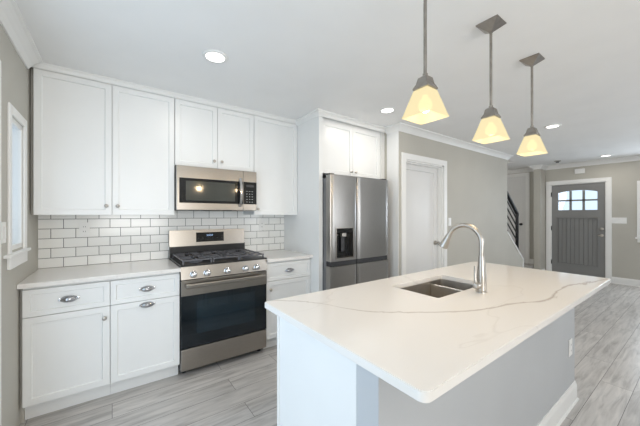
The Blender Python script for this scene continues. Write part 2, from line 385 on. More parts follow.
# ---- door_2: grey front door with six lites
r = sroot('door_2', (XF+.03, 1.7, 0))
bm = bmesh.new(); casing(bm, FD0, FD1, FDZ, .082, .02, 'x', XF); obj('door_casing', bm, 'trim', r)
bm = bmesh.new(); box(bm, XF, XF+.15, FD0, FD0+.012, 0, FDZ); box(bm, XF, XF+.15, FD1-.012, FD1, 0, FDZ); box(bm, XF, XF+.15, FD0, FD1, FDZ-.012, FDZ); obj('door_jamb', bm, 'trim', r)
dx0, dx1 = XF+.012, XF+.056; a, b = FD0+.014, FD1-.014; l0, l1, lz0, lz1 = 1.39, 2.025, 1.45, 1.825
bm = bmesh.new()
arch = lambda y: lz1 + .045*(1-((y-(l0+l1)/2)/((l1-l0)/2))**2)
box(bm, dx0, dx1, a, l0, .01, FDZ-.014); box(bm, dx0, dx1, l1, b, .01, FDZ-.014)
pts = [(l0+(l1-l0)*i/16, arch(l0+(l1-l0)*i/16)) for i in range(17)]
prism(bm, pts+[(l1, FDZ-.014), (l0, FDZ-.014)], 'x', dx0, dx1)
box(bm, dx0, dx1, l0, l1, 1.275, lz0)
w3 = (l1-l0)/3
for i in (1, 2): box(bm, dx0+.003, dx1-.003, l0+w3*i-.019, l0+w3*i+.019, lz0, 1.86)
box(bm, dx0+.003, dx1-.003, l0, l1, 1.638, 1.672)
box(bm, dx0, dx1, l0, l1, .01, .30)
# vertical tongue-and-groove planks in a recess
n = 9; pw = (l1-l0)/n
for i in range(n): box(bm, dx0+.012, dx1, l0+pw*i+.004, l0+pw*(i+1)-.004, .30, 1.275, bev=.003, seg=1)
box(bm, dx0+.022, dx1-.004, l0, l1, .30, 1.275)
leaf = obj('door_leaf', bm, 'greydoor', r)
bm = bmesh.new()                                     # raised sill and bead round the plank panel
for q in ((l0-.022, l1+.022, 1.275, 1.30), (l0-.022, l1+.022, .278, .30), (l0-.022, l0, .30, 1.275), (l1, l1+.022, .30, 1.275)): box(bm, dx0-.010, dx0, q[0], q[1], q[2], q[3], bev=.003)
obj('panel_bead', bm, 'greydoor', leaf)
obj('glass', B(dx0+.018, dx0+.024, l0-.003, l1+.003, lz0-.003, 1.88), 'glass', leaf)
for z in (.30, 1.05, 1.80): obj('hinge', B(dx0-.012, dx0+.004, b-.004, b+.02, z-.05, z+.05, bev=.002), 'black', r)
bm = bmesh.new(); lathe(bm, [(.0, 0), (.031, 0), (.031, -.012), (.022, -.018), (.0, -.02)], (dx0-.0005, 1.327, 1.06), 'x', 18); box(bm, dx0-.034, dx0-.016, 1.322, 1.332, 1.045, 1.075, bev=.002); obj('deadbolt', bm, 'nickel', leaf, True)
bm = bmesh.new(); lathe(bm, [(.0, 0), (.031, 0), (.031, -.010), (.012, -.014), (.011, -.045), (.0, -.048)], (dx0-.0005, 1.327, .93), 'x', 18); tube(bm, [(dx0-.042, 1.327, .93), (dx0-.046, 1.345, .931), (dx0-.044, 1.375, .928)], [.014, .014, .011]); obj('door_lever', bm, 'nickel', leaf, True)
struct('trim_5', B(XF, XF+.15, FD0+.012, FD1-.012, 0, .009), 'nickeldark')

# ---- window_1: narrow kitchen window in the left wall
r = sroot('window_1', (XL, 2.585, WZ0))
bm = bmesh.new(); box(bm, XL, XL+.012, WY0-.052, WY0-.006, WZ0-.012, WZ1+.055, bev=.003); box(bm, XL, XL+.012, WY1, WY1+.06, WZ0-.012, WZ1+.055, bev=.003); box(bm, XL, XL+.012, WY0-.006, WY1, WZ1, WZ1+.055, bev=.003)
obj('window_casing', bm, 'trim', r)
bm = bmesh.new(); box(bm, XL-.1, XL+.030, WY0-.12, WY1+.068, WZ0-.03, WZ0-.012, bev=.004); box(bm, XL, XL+.016, WY0-.06, WY1+.045, WZ0-.10, WZ0-.031, bev=.003); obj('window_sill', bm, 'trim', r)
bm = bmesh.new()
for q in ((WY0-.001, WY0+.006, WZ0, WZ1), (WY1-.014, WY1, WZ0, WZ1), (WY0, WY1, WZ0-.012, WZ0+.03), (WY0, WY1, WZ1-.03, WZ1)): box(bm, XL-.024, XL-.003, *q, bev=.002)
box(bm, XL-.15, XL-.001, WY0-.001, WY0+.006, WZ0, WZ1); box(bm, XL-.15, XL-.001, WY1-.006, WY1+.001, WZ0, WZ1); box(bm, XL-.15, XL-.001, WY0, WY1, WZ1-.006, WZ1+.001)
fr = obj('window_frame', bm, 'trim', r); obj('glass', B(XL-.012, XL-.009, WY0+.004, WY1-.012, WZ0+.028, WZ1-.028), 'glass', fr)
# ---- door_4: glazed door at the near left, only its casing edge shows
r = sroot('door_4', (XL, 1.15, 0))
bm = bmesh.new(); casing(bm, DY0, DY1, 2.055, .085, .018, 'X', XL); obj('door_casing', bm, 'trim', r)
bm = bmesh.new()
for y0, y1 in ((DY0, 1.15), (1.15, DY1)):
    for q in ((y0, y0+.06, 0.02, 2.05), (y1-.06, y1, .02, 2.05), (y0, y1, .02, .14), (y0, y1, 1.97, 2.05)): box(bm, XL-.10, XL-.06, *q)
fr = obj('door_frame', bm, 'trim', r); obj('glass', B(XL-.082, XL-.078, DY0+.05, DY1-.05, .12, 1.98), 'glass', fr)
# ---- window_2: front window, casing and sill corner in view
r = sroot('window_2', (XF, .25, .93))
bm = bmesh.new(); casing(bm, -.25, .76, 1.9, .085, .02, 'x', XF, .93); obj('window_casing', bm, 'trim', r)
bm = bmesh.new(); box(bm, XF-.05, XF+.02, -.36, .865, .895, .93, bev=.004); box(bm, XF-.018, XF, -.34, .84, .83, .895, bev=.003); obj('window_sill', bm, 'trim', r)
bm = bmesh.new()
for q in ((-.25, -.20, .93, 1.9), (.71, .76, .93, 1.9), (-.25, .76, .93, .98), (-.25, .76, 1.85, 1.9), (-.25, .76, 1.39, 1.43)): box(bm, XF+.06, XF+.10, *q)
fr = obj('window_frame', bm, 'trim', r); obj('glass', B(XF+.078, XF+.082, -.21, .72, .97, 1.86), 'glass', fr)
for i, (a, b) in enumerate(rw):  # unseen rear windows, added around the fill lights
    r = sroot('window_%d' % (3+i), ((a+b)/2, YR, .7)); bm = bmesh.new(); m_ = (a+b)/2
    for q in ((a, a+.06, .7, 2.2), (b-.06, b, .7, 2.2), (m_-.03, m_+.03, .7, 2.2)): box(bm, q[0], q[1], YR-.1, YR-.06, q[2], q[3])
    box(bm, a, b, YR-.1, YR-.06, .7, .76); box(bm, a, b, YR-.1, YR-.06, 2.14, 2.2)
    fr = obj('window_frame', bm, 'trim', r); obj('glass', B(a+.05, b-.05, YR-.082, YR-.078, .75, 2.15), 'glass', fr)

# ---- door_3: white door on the raised stair landing, staircase and railing
r = sroot('door_3', (XF, 2.95, .19))
bm = bmesh.new(); casing(bm, 2.63, 3.32, 2.27, .078, .018, 'x', XF, .192); obj('door_casing', bm, 'trim', r)
bm = bmesh.new(); panel(bm, -.344, .344, .20, 2.268, 0, .0125, rail=.11, rec=.007); rot_to_minus_x(bm, XF-.013, 2.975)
leaf = obj('door_leaf', bm, 'door', r)
bm = bmesh.new(); lathe(bm, [(.0, 0), (.03, 0), (.03, -.008), (.011, -.012), (.01, -.035), (.027, -.05), (.024, -.066), (.0, -.07)], (XF-.0135, 2.72, 1.12), 'x', 16); obj('door_knob', bm, 'dark', leaf, True)
struct('baseboard_stair', B(XF-.014, XF, YH+.13, 2.55, .19, .31), 'trim')

r = thing('staircase', 'grey-carpeted steps rising behind the hall wall from a raised landing', 'stairs', (6.9, 2.9, 0))
obj('landing', B(6.66+.034, XF-.001, YH+.133, 3.399, 0.001, .19), 'floor', r)
for i in range(5):
    x1 = 6.69-.255*i; z1 = .19*(i+2)
    obj('step', B(x1-.255-.02, x1, YH+.135, 3.395, z1-.19, z1, bev=.004), 'floor', r)
r = thing('stair_railing', 'black metal stair railing with sloping bars above the cut hall wall', 'railing', (6.66, YH+.06, .46))
obj('newel_post', B(6.535, 6.575, YH+.04, YH+.085, .575, 1.385, bev=.003), 'black', r)
obj('newel_post', B(5.935, 5.975, YH+.04, YH+.085, 1.06, 1.93, bev=.003), 'black', r)
sl = (1.045-.455)/(5.93-6.69)
def slope_bar(x0, x1, zt, th, y0, y1):
    bm = bmesh.new(); f = lambda x: zt+sl*(x-6.55)
    prism(bm, [(x0, f(x0)-th), (x1, f(x1)-th), (x1, f(x1)), (x0, f(x0))], 'y', y0, y1); return bm
obj('handrail', slope_bar(5.93, 6.575, 1.40, .05, YH+.037, YH+.088), 'black', r)
for k in range(5): obj('rail', slope_bar(5.96, 6.55, 1.26-.14*k, .018, YH+.053, YH+.071), 'black', r)

# ---- ceiling fixtures
def can(x, y, label, seen=True):
    t = thing('recessed_light', label, 'ceiling light', (x, y, H), 'recessed ceiling lights')
    bm = bmesh.new(); lathe(bm, [(.085, -.0005), (.085, -.006), (.078, -.010), (.062, -.008), (.056, -.001)], (x, y, H), 'z', 32); obj('trim_ring', bm, 'trim', t, True)
    bm = bmesh.new(); lathe(bm, [(.0, -.0095), (.03, -.0095), (.061, -.0085)], (x, y, H), 'z', 32); obj('lens', bm, 'canlens', t, True)
    l = bpy.data.lights.new('recessed_lamp', 'AREA'); l.shape = 'DISK'; l.size = .12; l.energy = 3.4; l.color = (1, .93, .84)
    lo = bpy.data.objects.new('recessed_lamp', l); lo.location = (0, 0, -.016); lo.parent = t; COL.objects.link(lo)
can(.575, 2.02, 'recessed ceiling light above the range side of the kitchen, nearest the left wall')
can(2.32, 2.0, 'recessed ceiling light in front of the refrigerator cabinet')
can(4.385, 1.165, 'recessed ceiling light just right of the farthest pendant shade')
can(7.36, 1.165, 'recessed ceiling light nearest the grey front door')
t = thing('smoke_detector', 'small round metallic detector on the ceiling before the front door', 'smoke detector', (7.3, 1.86, H))
bm = bmesh.new(); lathe(bm, [(.055, -.0005), (.055, -.01), (.045, -.016), (.03, -.018)], (7.3, 1.86, H), 'z', 24); obj('base', bm, 'nickel', t, True)
bm = bmesh.new(); lathe(bm, [(.028, -.0185), (.026, -.035), (.0, -.038)], (7.3, 1.86, H), 'z', 24); obj('sensor_cap', bm, 'dark', t, True)

# ================================================================ KITCHEN CABINETS
def knob(p, parent, m='nickel'):
    bm = bmesh.new(); lathe(bm, [(.0, 0), (.007, 0), (.006, -.012), (.010, -.017), (.0145, -.021), (.0145, -.026), (.009, -.030), (.0, -.031)], p, 'y', 18)
    return obj('knob', bm, m, parent, True)
def cup(p, parent):
    """cup pull: domed hood open below, with a small foot plate at each end"""
    x, y, z = p; bm = bmesh.new(); rings = []; n = 14
    for j in range(n+1):
        t = PI*j/n; cxx = x-.047*math.cos(t); rr = max(math.sin(t), .02)
        rings.append([(cxx, y-.026*rr*math.sin(u), z-.006+.024*rr*math.cos(u)) for u in [PI*i/10 - .05 for i in range(9)]])
    L = [[bm.verts.new(q) for q in r_] for r_ in rings]
    for a in range(n):
        for i in range(8): bm.faces.new((L[a][i], L[a][i+1], L[a+1][i+1], L[a+1][i]))
    bmesh.ops.solidify(bm, geom=bm.faces[:], thickness=.0016)
    box(bm, x-.054, x-.043, y-.004, y, z-.012, z+.006, bev=.0015); box(bm, x+.043, x+.054, y-.004, y, z-.012, z+.006, bev=.0015)
    for v in bm.verts: v.co.y = min(v.co.y, y-.0003)
    return obj('cup_pull', bm, 'chrome', parent, True)
G = .0018
def base_cabinet(label, x0, x1, door_knob, pulls, knobx=None):
    t = thing('base_cabinet', label, 'cabinet', ((x0+x1)/2, 2.9, 0))
    obj('carcass', B(x0+.0006, x1-.0006, 2.602, YB-.001, .105, .883), 'cab', t)
    obj('toe_kick', B(x0+.0006, x1-.0006, 2.655, 2.67, 0.001, .105), 'cab', t)
    bm = bmesh.new(); panel(bm, x0+G, x1-G, .688, .864, 2.58, .02, rail=.045); d = obj('drawer_front', bm, 'cab', t)
    cup(((x0+x1)/2, 2.579, .780), d)
    bm = bmesh.new(); panel(bm, x0+G, x1-G, .118, .684, 2.58, .02); d = obj('door', bm, 'cab', t)
    if door_knob == 'cup': cup(((x0+x1)/2, 2.579, .657), d)
    else: knob((door_knob, 2.579, .607), d)
    return t
base_cabinet('white shaker base cabinet at the left wall, one drawer over a door with round knob', -.464, -.012, -.045, 1)
base_cabinet('white shaker base cabinet directly left of the range, cup pulls on drawer and door', -.012, .450, 'cup', 2)
base_cabinet('white shaker base cabinet between the range and the refrigerator panel', 1.222, 1.750, 1.262, 1)
def wall_cabinet(label, x0, x1, z0, z1, y0, splits, knobs, ztop=None):
    t = thing('wall_cabinet', label, 'cabinet', ((x0+x1)/2, YB, z0))
    obj('carcass', B(x0+.0006, x1-.0006, y0+.022, YB-.001, z0+.004, H-.002), 'cab', t)
    for i in range(len(splits)-1):
        bm = bmesh.new(); panel(bm, splits[i]+G, splits[i+1]-G, z0, z1, y0, .02); d = obj('door', bm, 'cab', t)
        if knobs[i]: knob((knobs[i][0], y0-.001, knobs[i][1]), d)
    return t
YU = 2.86
wall_cabinet('tall white two-door wall cabinet at the left wall above the plain counter', -.458, .456, 1.346, 2.398, YU, (-.458, -.001, .456), ((-.038, 1.418), (.036, 1.418)))
wall_cabinet('short white two-door wall cabinet directly above the microwave', .458, 1.214, 1.80, 2.398, YU, (.458, .836, 1.214), ((.80, 1.866), (.872, 1.866)))
wall_cabinet('tall white single-door wall cabinet right of the microwave', 1.216, 1.750, 1.346, 2.398, YU, (1.216, 1.750), ((1.252, 1.408),))
t = wall_cabinet('white two-door cabinet above the stainless refrigerator', 1.802, 2.745, 1.795, 2.355, 2.46, (1.81, 2.257, 2.705), ((2.222, 1.84), (2.292, 1.84)))
struct('trim_6', B(XL, -.464, 2.63, YB, 0, .883), 'wall')
struct('trim_7', B(XL, -.4595, 2.93, YB, 1.346, H), 'wall')
struct('trim_8', B(2.746, 2.819, 2.475, 2.60, 1.79, H-.001), 'cab')
tag(obj('end_panel', B(1.7515, 1.7995, 2.43, YB-.001, .001, H-.001, bev=.001), 'cab'), 'tall white end panel between the short counter and the refrigerator', 'cabinet panel')
struct('trim_11', B(2.811, 2.8195, 2.252, 2.43, 0, H-.001), 'cab')
bm = bmesh.new(); moulding(bm, [(XL+.0, 2.86), (1.751, 2.86)], [(.0, H), (.034, H), (.034, H-.006), (.022, H-.014), (.010, H-.034), (.0, H-.040)], -1); struct('trim_9', bm, 'trim')
bm = bmesh.new(); moulding(bm, [(1.7515, 2.86), (1.7515, 2.43), (2.82, 2.455)], crown(.055, .045), -1); struct('trim_10', bm, 'trim')

# ---- backsplash, counters, outlets
tag(obj('tile_backsplash', B(XL+.0005, 1.7508, YB-.0085, YB-.0005, .9145, 1.62), 'tile'), 'white subway tile backsplash with grey grout behind the range', 'backsplash')
# the top of the tile sits behind the microwave
def slab(name, x0, x1, y0, y1, label):
    bm = B(x0, x1, y0, y1, .884, .914, bev=.003); return tag(obj(name, bm, 'quartz'), label, 'countertop')
slab('countertop', XL+.001, .4505, 2.535, YB-.0095, 'white quartz countertop left of the range, under the kitchen window')
slab('countertop', 1.2215, 1.7505, 2.535, YB-.0095, 'short white quartz countertop between the range and the refrigerator')
def outlet(label, c, axis, kind='outlet', w=.072, h=.115, n=1, name='electrical_outlet'):
    """cover plate + device; axis '-y','+x','-x' = facing"""
    t = thing(name, label, kind, c)
    def put(bm):
        R = {'-y': 0, '+x': PI/2, '-x': -PI/2}[axis]
        bmesh.ops.transform(bm, matrix=Matrix.Translation(c) @ Matrix.Rotation(R, 4, 'Z'), verts=bm.verts[:]); return bm
    obj('cover_plate', put(B(-w/2, w/2, -.006, -.0004, -h/2, h/2, bev=.002)), 'plastic', t)
    for i in range(n):
        cx_ = (i-(n-1)/2)*.046
        if name == 'electrical_outlet':
            for s in (-1, 1):
                bm = B(cx_-.017, cx_+.017, -.0085, -.0061, s*.020-.014, s*.020+.014, bev=.001)
                so = obj('socket', put(bm), 'plastic', t)
                bm = bmesh.new(); box(bm, cx_-.008, cx_-.0055, -.0088, -.0084, s*.020-.005, s*.020+.006); box(bm, cx_+.0055, cx_+.008, -.0088, -.0084, s*.020-.005, s*.020+.006)
                obj('slot', put(bm), 'dark', so)
        else:
            obj('switch', put(B(cx_-.016, cx_+.016, -.0105, -.0061, -.033, .033, bev=.0015)), 'plastic', t)
outlet('white duplex outlet on the tile backsplash, left of the range', (-.193, YB-.0085, 1.224), '-y')
outlet('white duplex outlet on the tile backsplash, right of the range', (1.447, YB-.0085, 1.222), '-y')
outlet('white light switch on the left wall beside the kitchen window', (XL, 2.266, 1.25), '+x', 'light switch', w=.066, name='light_switch')
outlet('white light switch on the hall wall right of the white door', (3.955, YH, 1.245), '-y', 'light switch', name='light_switch')
outlet('wide white four-gang switch plate on the wall right of the front door', (XF, 1.095, 1.235), '-x', 'light switch', w=.235, h=.118, n=4, name='light_switch')
outlet('white duplex outlet low on the far end of the island side', (2.62, .598, .41), '-y')
t = thing('door_chime', 'small white door chime box high above the grey front door', 'door chime', (XF, 1.655, 2.265))
obj('cover', B(XF-.035, XF-.0005, 1.575, 1.735, 2.215, 2.315, bev=.006), 'plastic', t)

# ================================================================ RANGE
t = thing('range', 'freestanding stainless gas range with five knobs and black oven door', 'stove', (.835, 2.85, 0))
rx0, rx1 = .4535, 1.2185
obj('body', B(rx0, rx1, 2.60, 3.165, .05, .90), 'dark', t)
for x in (rx0+.04, rx1-.04):
    for y in (2.66, 3.10):
        bm = bmesh.new(); lathe(bm, [(.018, .001), (.018, .01), (.010, .014), (.010, .052)], (x, y, 0), 'z', 14); obj('foot', bm, 'black', t)
obj('drawer', B(rx0+.002, rx1-.002, 2.562, 2.602, .055, .232, bev=.006), 'steel', t)
bm = B(rx0+.002, rx1-.002, 2.560, 2.60, .240, .800, bev=.004); od = obj('oven_door', bm, 'ovenglass', t)
obj('oven_window', B(.575, 1.095, 2.5585, 2.5605, .345, .625), 'ovenwindow', od)
bm = bmesh.new(); box(bm, rx0+.002, rx1-.002, 2.556, 2.5605, .675, .802, bev=.001); obj('door_band', bm, 'steel', od)
bm = bmesh.new(); box(bm, rx0+.03, rx1-.03, 2.508, 2.526, .742, .778, bev=.008, seg=3); box(bm, rx0+.04, rx0+.07, 2.520, 2.556, .747, .773, bev=.003); box(bm, rx1-.07, rx1-.04, 2.520, 2.556, .747, .773, bev=.003); obj('handle', bm, 'steel', od)
bm = bmesh.new(); prism(bm, [(2.548, .812), (2.60, .812), (2.60, .917), (2.566, .917)], 'x', rx0, rx1); cp = obj('control_panel', bm, 'steel', t)
for x in (.548, .657, .831, 1.0, 1.109):
    bm = bmesh.new(); lathe(bm, [(.0, .002), (.029, .002), (.029, -.006), (.024, -.010), (.022, -.034), (.017, -.038), (.0, -.039)], (x, 2.553, .850), 'y', 24); box(bm, x-.004, x+.004, 2.509, 2.519, .832, .868, bev=.002)
    obj('knob', bm, 'chrome', cp, True)
ck = obj('cooktop', B(rx0-.001, rx1+.001, 2.552, 3.10, .917, .930, bev=.004), 'black', t)
for (bx, by, br) in ((.60, 2.70, .045), (.60, 2.95, .036), (.836, 2.82, .05), (1.07, 2.70, .040), (1.07, 2.95, .036)):
    bm = bmesh.new(); lathe(bm, [(.0, .0), (br*1.25, .0), (br*1.2, .006), (br*.9, .012), (br*.9, .018), (br*.7, .022), (.0, .022)], (bx, by, .9305), 'z', 24); obj('burner', bm, 'castiron', t, True)
for i in range(3):
    gx0 = rx0+.018+i*.2445; gx1 = gx0+.238; bm = bmesh.new(); gz0, gz1 = .957, .969
    for y in (2.585, 3.068): box(bm, gx0, gx1, y-.006, y+.006, gz0, gz1, bev=.002, seg=1)
    for x in (gx0+.006, gx1-.006): box(bm, x-.006, x+.006, 2.585, 3.068, gz0, gz1, bev=.002, seg=1)
    xc = (gx0+gx1)/2
    box(bm, gx0, gx1, 2.82, 2.832, gz0, gz1, bev=.002, seg=1)
    for y in (2.70, 2.95): box(bm, gx0, xc-.03, y-.005, y+.005, gz0, gz1+.003, bev=.002, seg=1); box(bm, xc+.03, gx1, y-.005, y+.005, gz0, gz1+.003, bev=.002, seg=1)
    for a, b in ((2.585, 2.67), (2.735, 2.915), (2.985, 3.068)): box(bm, xc-.005, xc+.005, a, b, gz0, gz1+.003, bev=.002, seg=1)
    for x in (gx0+.006, gx1-.006):
        for y in (2.59, 3.063): box(bm, x-.006, x+.006, y-.006, y+.006, .9305, gz0)
    obj('burner_grate', bm, 'castiron', t)
obj('backguard_base', B(rx0+.004, rx1-.004, 3.12, 3.170, .905, 1.035), 'black', t)
bm = bmesh.new(); prism(bm, [(3.108, 1.032), (3.172, 1.032), (3.172, 1.192), (3.120, 1.192)], 'x', rx0-.004, rx1-.012)
bmesh.ops.bevel(bm, geom=bm.edges[:], offset=.004, segments=2, affect='EDGES'); bk = obj('backguard', bm, 'steel', t)
bm = bmesh.new(); prism(bm, [(3.1085, 1.068), (3.116, 1.068), (3.120, 1.165), (3.1155, 1.165)], 'x', .695, .975); dp = obj('display_panel', bm, 'blackglass', bk)
bm = bmesh.new()
for i, x in enumerate((.800, .814, .834, .848)):
    for q in ((x, x+.008, 1.139, 1.1405), (x, x+.008, 1.127, 1.1285), (x+.0075, x+.009, 1.128, 1.140)): box(bm, q[0], q[1], 3.1115, 3.1128, q[2], q[3])
box(bm, .8265, .8285, 3.1115, 3.1128, 1.130, 1.132); box(bm, .8265, .8285, 3.1115, 3.1128, 1.136, 1.138)
obj('clock_digits', bm, 'display', dp)
for i in range(6):
    for z in (1.085, 1.105):
        bm = bmesh.new(); lathe(bm, [(.0, 0), (.004, 0), (.004, -.0012), (.0, -.0012)], (.715+.048*i, 3.111 if z < 1.1 else 3.112, z), 'y', 10); obj('button', bm, 'dark', dp)

# ================================================================ MICROWAVE
t = thing('microwave', 'stainless over-the-range microwave with black glass door mounted above the range', 'microwave', (.835, YB, 1.387))
mx0, mx1 = .4595, 1.2135
obj('body', B(mx0, mx1, 2.825, YB-.0095, 1.392, 1.794), 'dark', t)
obj('vent', B(mx0+.24, mx1-.24, 2.84, 2.95, 1.384, 1.3915), 'black', t)
dr = obj('door', B(mx0, 1.068, 2.79, 2.824, 1.390, 1.790, bev=.004), 'steel', t)
obj('door_glass', B(mx0+.022, 1.066, 2.7865, 2.7902, 1.455, 1.680, bev=.001), 'blackglass', dr)
obj('window', B(mx0+.075, .985, 2.7855, 2.7863, 1.478, 1.655), 'mwglass', dr)
bm = bmesh.new(); pts = [(1.035, 2.7865-.04*math.sin(PI*i/14)**.6, 1.425+.29*i/14) for i in range(15)]
rr = []
for p in pts: rr.append([(p[0]-.012, p[1]-.005, p[2]), (p[0]+.012, p[1]-.005, p[2]), (p[0]+.012, p[1]+.005, p[2]), (p[0]-.012, p[1]+.005, p[2])])
loft(bm, rr); obj('handle', bm, 'chrome', dr, True)
obj('side_frame', B(1.070, mx1, 2.79, 2.824, 1.390, 1.790, bev=.004), 'steel', t)
kp = obj('keypad', B(1.073, mx1-.002, 2.7865, 2.7899, 1.455, 1.680, bev=.001), 'blackglass', t)
for i in range(3):
    for j in range(5): obj('key', B(1.103+.028*i, 1.112+.028*i, 2.7857, 2.7863, 1.475+.027*j, 1.479+.027*j), 'plastic', kp)
obj('keypad_display', B(1.10, 1.18, 2.7857, 2.7863, 1.628, 1.652), 'dark', kp)

# ================================================================ REFRIGERATOR
t = thing('refrigerator', 'stainless four-door refrigerator with water dispenser in the upper left door', 'refrigerator', (2.235, 2.75, 0))
fx0, fx1, fy = 1.806, 2.692, 2.30
obj('cabinet', B(fx0+.004, fx1-.004, 2.385, 3.12, .03, 1.735), 'fridgeside', t)
obj('toe_grille', B(fx0+.02, fx1-.02, 2.37, 2.384, .01, .06), 'dark', t)
def fdoor(x0, x1, z0, z1, curve=.007, hole=None):
    """door with a gently bowed front and rounded vertical edges"""
    bm = bmesh.new(); n = 18; pts = []
    for i in range(n+1):
        u = i/n; x = x0+(x1-x0)*u; e = min(u, 1-u)*(x1-x0); rnd = 0.009 - math.sqrt(max(0, .009**2-max(0, .009-e)**2)) if e < .009 else 0
        pts.append((x, fy+rnd-curve*0.5*math.sin(PI*u)))
    if hole is None:
        prism(bm, pts+[(x1, 2.378), (x0, 2.378)], 'z', z0, z1)
    else:
        a, b, c, d = hole
        prism(bm, pts+[(x1, 2.378), (x0, 2.378)], 'z', z0, c); prism(bm, pts+[(x1, 2.378), (x0, 2.378)], 'z', d, z1)
        L = [p for p in pts if p[0] <= a]+[(a, fy-curve*.25)]; prism(bm, L+[(a, 2.378), (x0, 2.378)], 'z', c, d)
        R_ = [(b, fy-curve*.25)]+[p for p in pts if p[0] >= b]; prism(bm, R_+[(x1, 2.378), (b, 2.378)], 'z', c, d)
        box(bm, a, b, fy+.06, 2.378, c, d)
    return bm
xs_ = 2.173; hx = (1.872, 2.118, .885, 1.215)
dl = obj('freezer_door', fdoor(fx0, xs_-.003, .862, 1.762, hole=hx), 'fridge', t, True)
obj('right_door', fdoor(xs_+.003, fx1, .862, 1.762), 'fridge', t, True)
obj('lower_door', fdoor(fx0, xs_-.003, .055, .808), 'fridge', t, True)
obj('lower_door', fdoor(xs_+.003, fx1, .055, .808), 'fridge', t, True)
obj('pocket_handle', B(fx0+.01, xs_-.004, fy+.012, 2.378, .810, .860), 'dark', t); obj('pocket_handle', B(xs_+.004, fx1-.01, fy+.012, 2.378, .810, .860), 'dark', t)
bm = bmesh.new()
for q in ((hx[0], hx[0]+.008, hx[2], hx[3]), (hx[1]-.008, hx[1], hx[2], hx[3]), (hx[0]+.008, hx[1]-.008, hx[2], hx[2]+.01), (hx[0]+.008, hx[1]-.008, hx[3]-.01, hx[3])): box(bm, q[0], q[1], fy-.008, fy+.0595, q[2], q[3])
ds = obj('dispenser_frame', bm, 'steel', dl)
obj('dispenser_back', B(hx[0]+.009, hx[1]-.009, fy+.052, fy+.0595, hx[2]+.011, hx[3]-.011), 'blackglass', dl)
obj('dispenser_controls', B(hx[0]+.009, hx[1]-.009, fy+.0, fy+.051, hx[3]-.06, hx[3]-.011, bev=.003), 'blackglass', dl)
obj('dispenser_spout', B(1.965, 2.025, fy+.006, fy+.050, hx[3]-.10, hx[3]-.061, bev=.004), 'nickel', dl)
bm = B(1.97, 2.02, fy+.03, fy+.04, hx[2]+.07, hx[3]-.10, bev=.003); obj('dispenser_paddle', bm, 'dark', dl)
for x in (fx0+.04, fx1-.04): obj('hinge_cover', B(x-.03, x+.03, 2.33, 2.46, 1.763 if x < 2 else 1.763, 1.780, bev=.003), 'dark', t)
for x in (fx0+.06, fx1-.06):
    bm = bmesh.new(); lathe(bm, [(.02, .001), (.02, .03)], (x, 2.5, 0), 'z', 12); obj('foot', bm, 'dark', t)
    bm = bmesh.new(); lathe(bm, [(.02, .001), (.02, .03)], (x, 3.0, 0), 'z', 12); obj('foot', bm, 'dark', t)

# ================================================================ ISLAND
ix0, ix1, iy0, iy1 = .612, 2.74, .408, 1.315
sx0, sx1, sy0, sy1 = 1.372, 1.925, .842, 1.155
bm = bmesh.new(); ringprism(bm, rrect(ix0, ix1, iy0, iy1, .026, rb=.008), rrect(sx0, sx1, sy0, sy1, .012), .884, .914)
bmesh.ops.recalc_face_normals(bm, faces=bm.faces[:])
ed = [e for e in bm.edges if len(e.link_faces) == 2 and e.calc_face_angle(0) > 1.2 and abs(e.verts[0].co.z-e.verts[1].co.z) < 1e-5]
bmesh.ops.bevel(bm, geom=ed, offset=.0025, segments=2, affect='EDGES')
tag(obj('island_countertop', bm, 'quartz', smooth=True), 'long veined white quartz slab covering the kitchen island around the sink', 'countertop')
t = thing('kitchen_island', 'white kitchen island base with grey seating side and white baseboard', 'island', (1.68, .95, 0))
ex0, ex1 = .654, 2.735
obj('end_panel', B(ex0, ex0+.02, .696, 1.232, .001, .883, bev=.001), 'cab', t)
obj('corner_strip', B(ex0-.006, ex0+.02, 1.2325, 1.247, .001, .883, bev=.001), 'trim', t)
obj('end_panel', B(ex1-.02, ex1, .696, 1.232, .001, .883, bev=.001), 'cab', t)
obj('knee_wall', B(ex0, ex1, .598, .695, .001, .883), 'islandwall', t)
bm = bmesh.new(); moulding(bm, [(ex0+.001, .598), (ex1, .598), (ex1, .695)], bboard(.135, .012, .012), -1); obj('baseboard', bm, 'trim', t)
for k, (a, b) in enumerate(((.684, 1.33), (1.332, 1.96), (1.962, 2.68))):
    zc = .883 if k != 1 else .64
    obj('carcass', B(a, b, .70, 1.22, .105, zc), 'cab', t)
    obj('toe_kick', B(a, b, 1.16, 1.175, .001, .1045), 'cab', t)
    m_ = (a+b)/2
    for u0, u1 in ((a, m_), (m_, b)):
        bm = bmesh.new(); panel(bm, -u1+G, -u0-G, .118, .864, -1.241, .02); bmesh.ops.transform(bm, matrix=Matrix.Rotation(PI, 4, 'Z'), verts=bm.verts[:])
        d = obj('door', bm, 'cab', t)
        kx = m_-.035 if u0 == a else m_+.035
        bm = bmesh.new(); lathe(bm, [(.0, 0), (.007, 0), (.006, .012), (.0145, .021), (.0145, .026), (.0, .031)], (kx, 1.2415, .80), 'y', 16); obj('knob', bm, 'nickel', d, True)
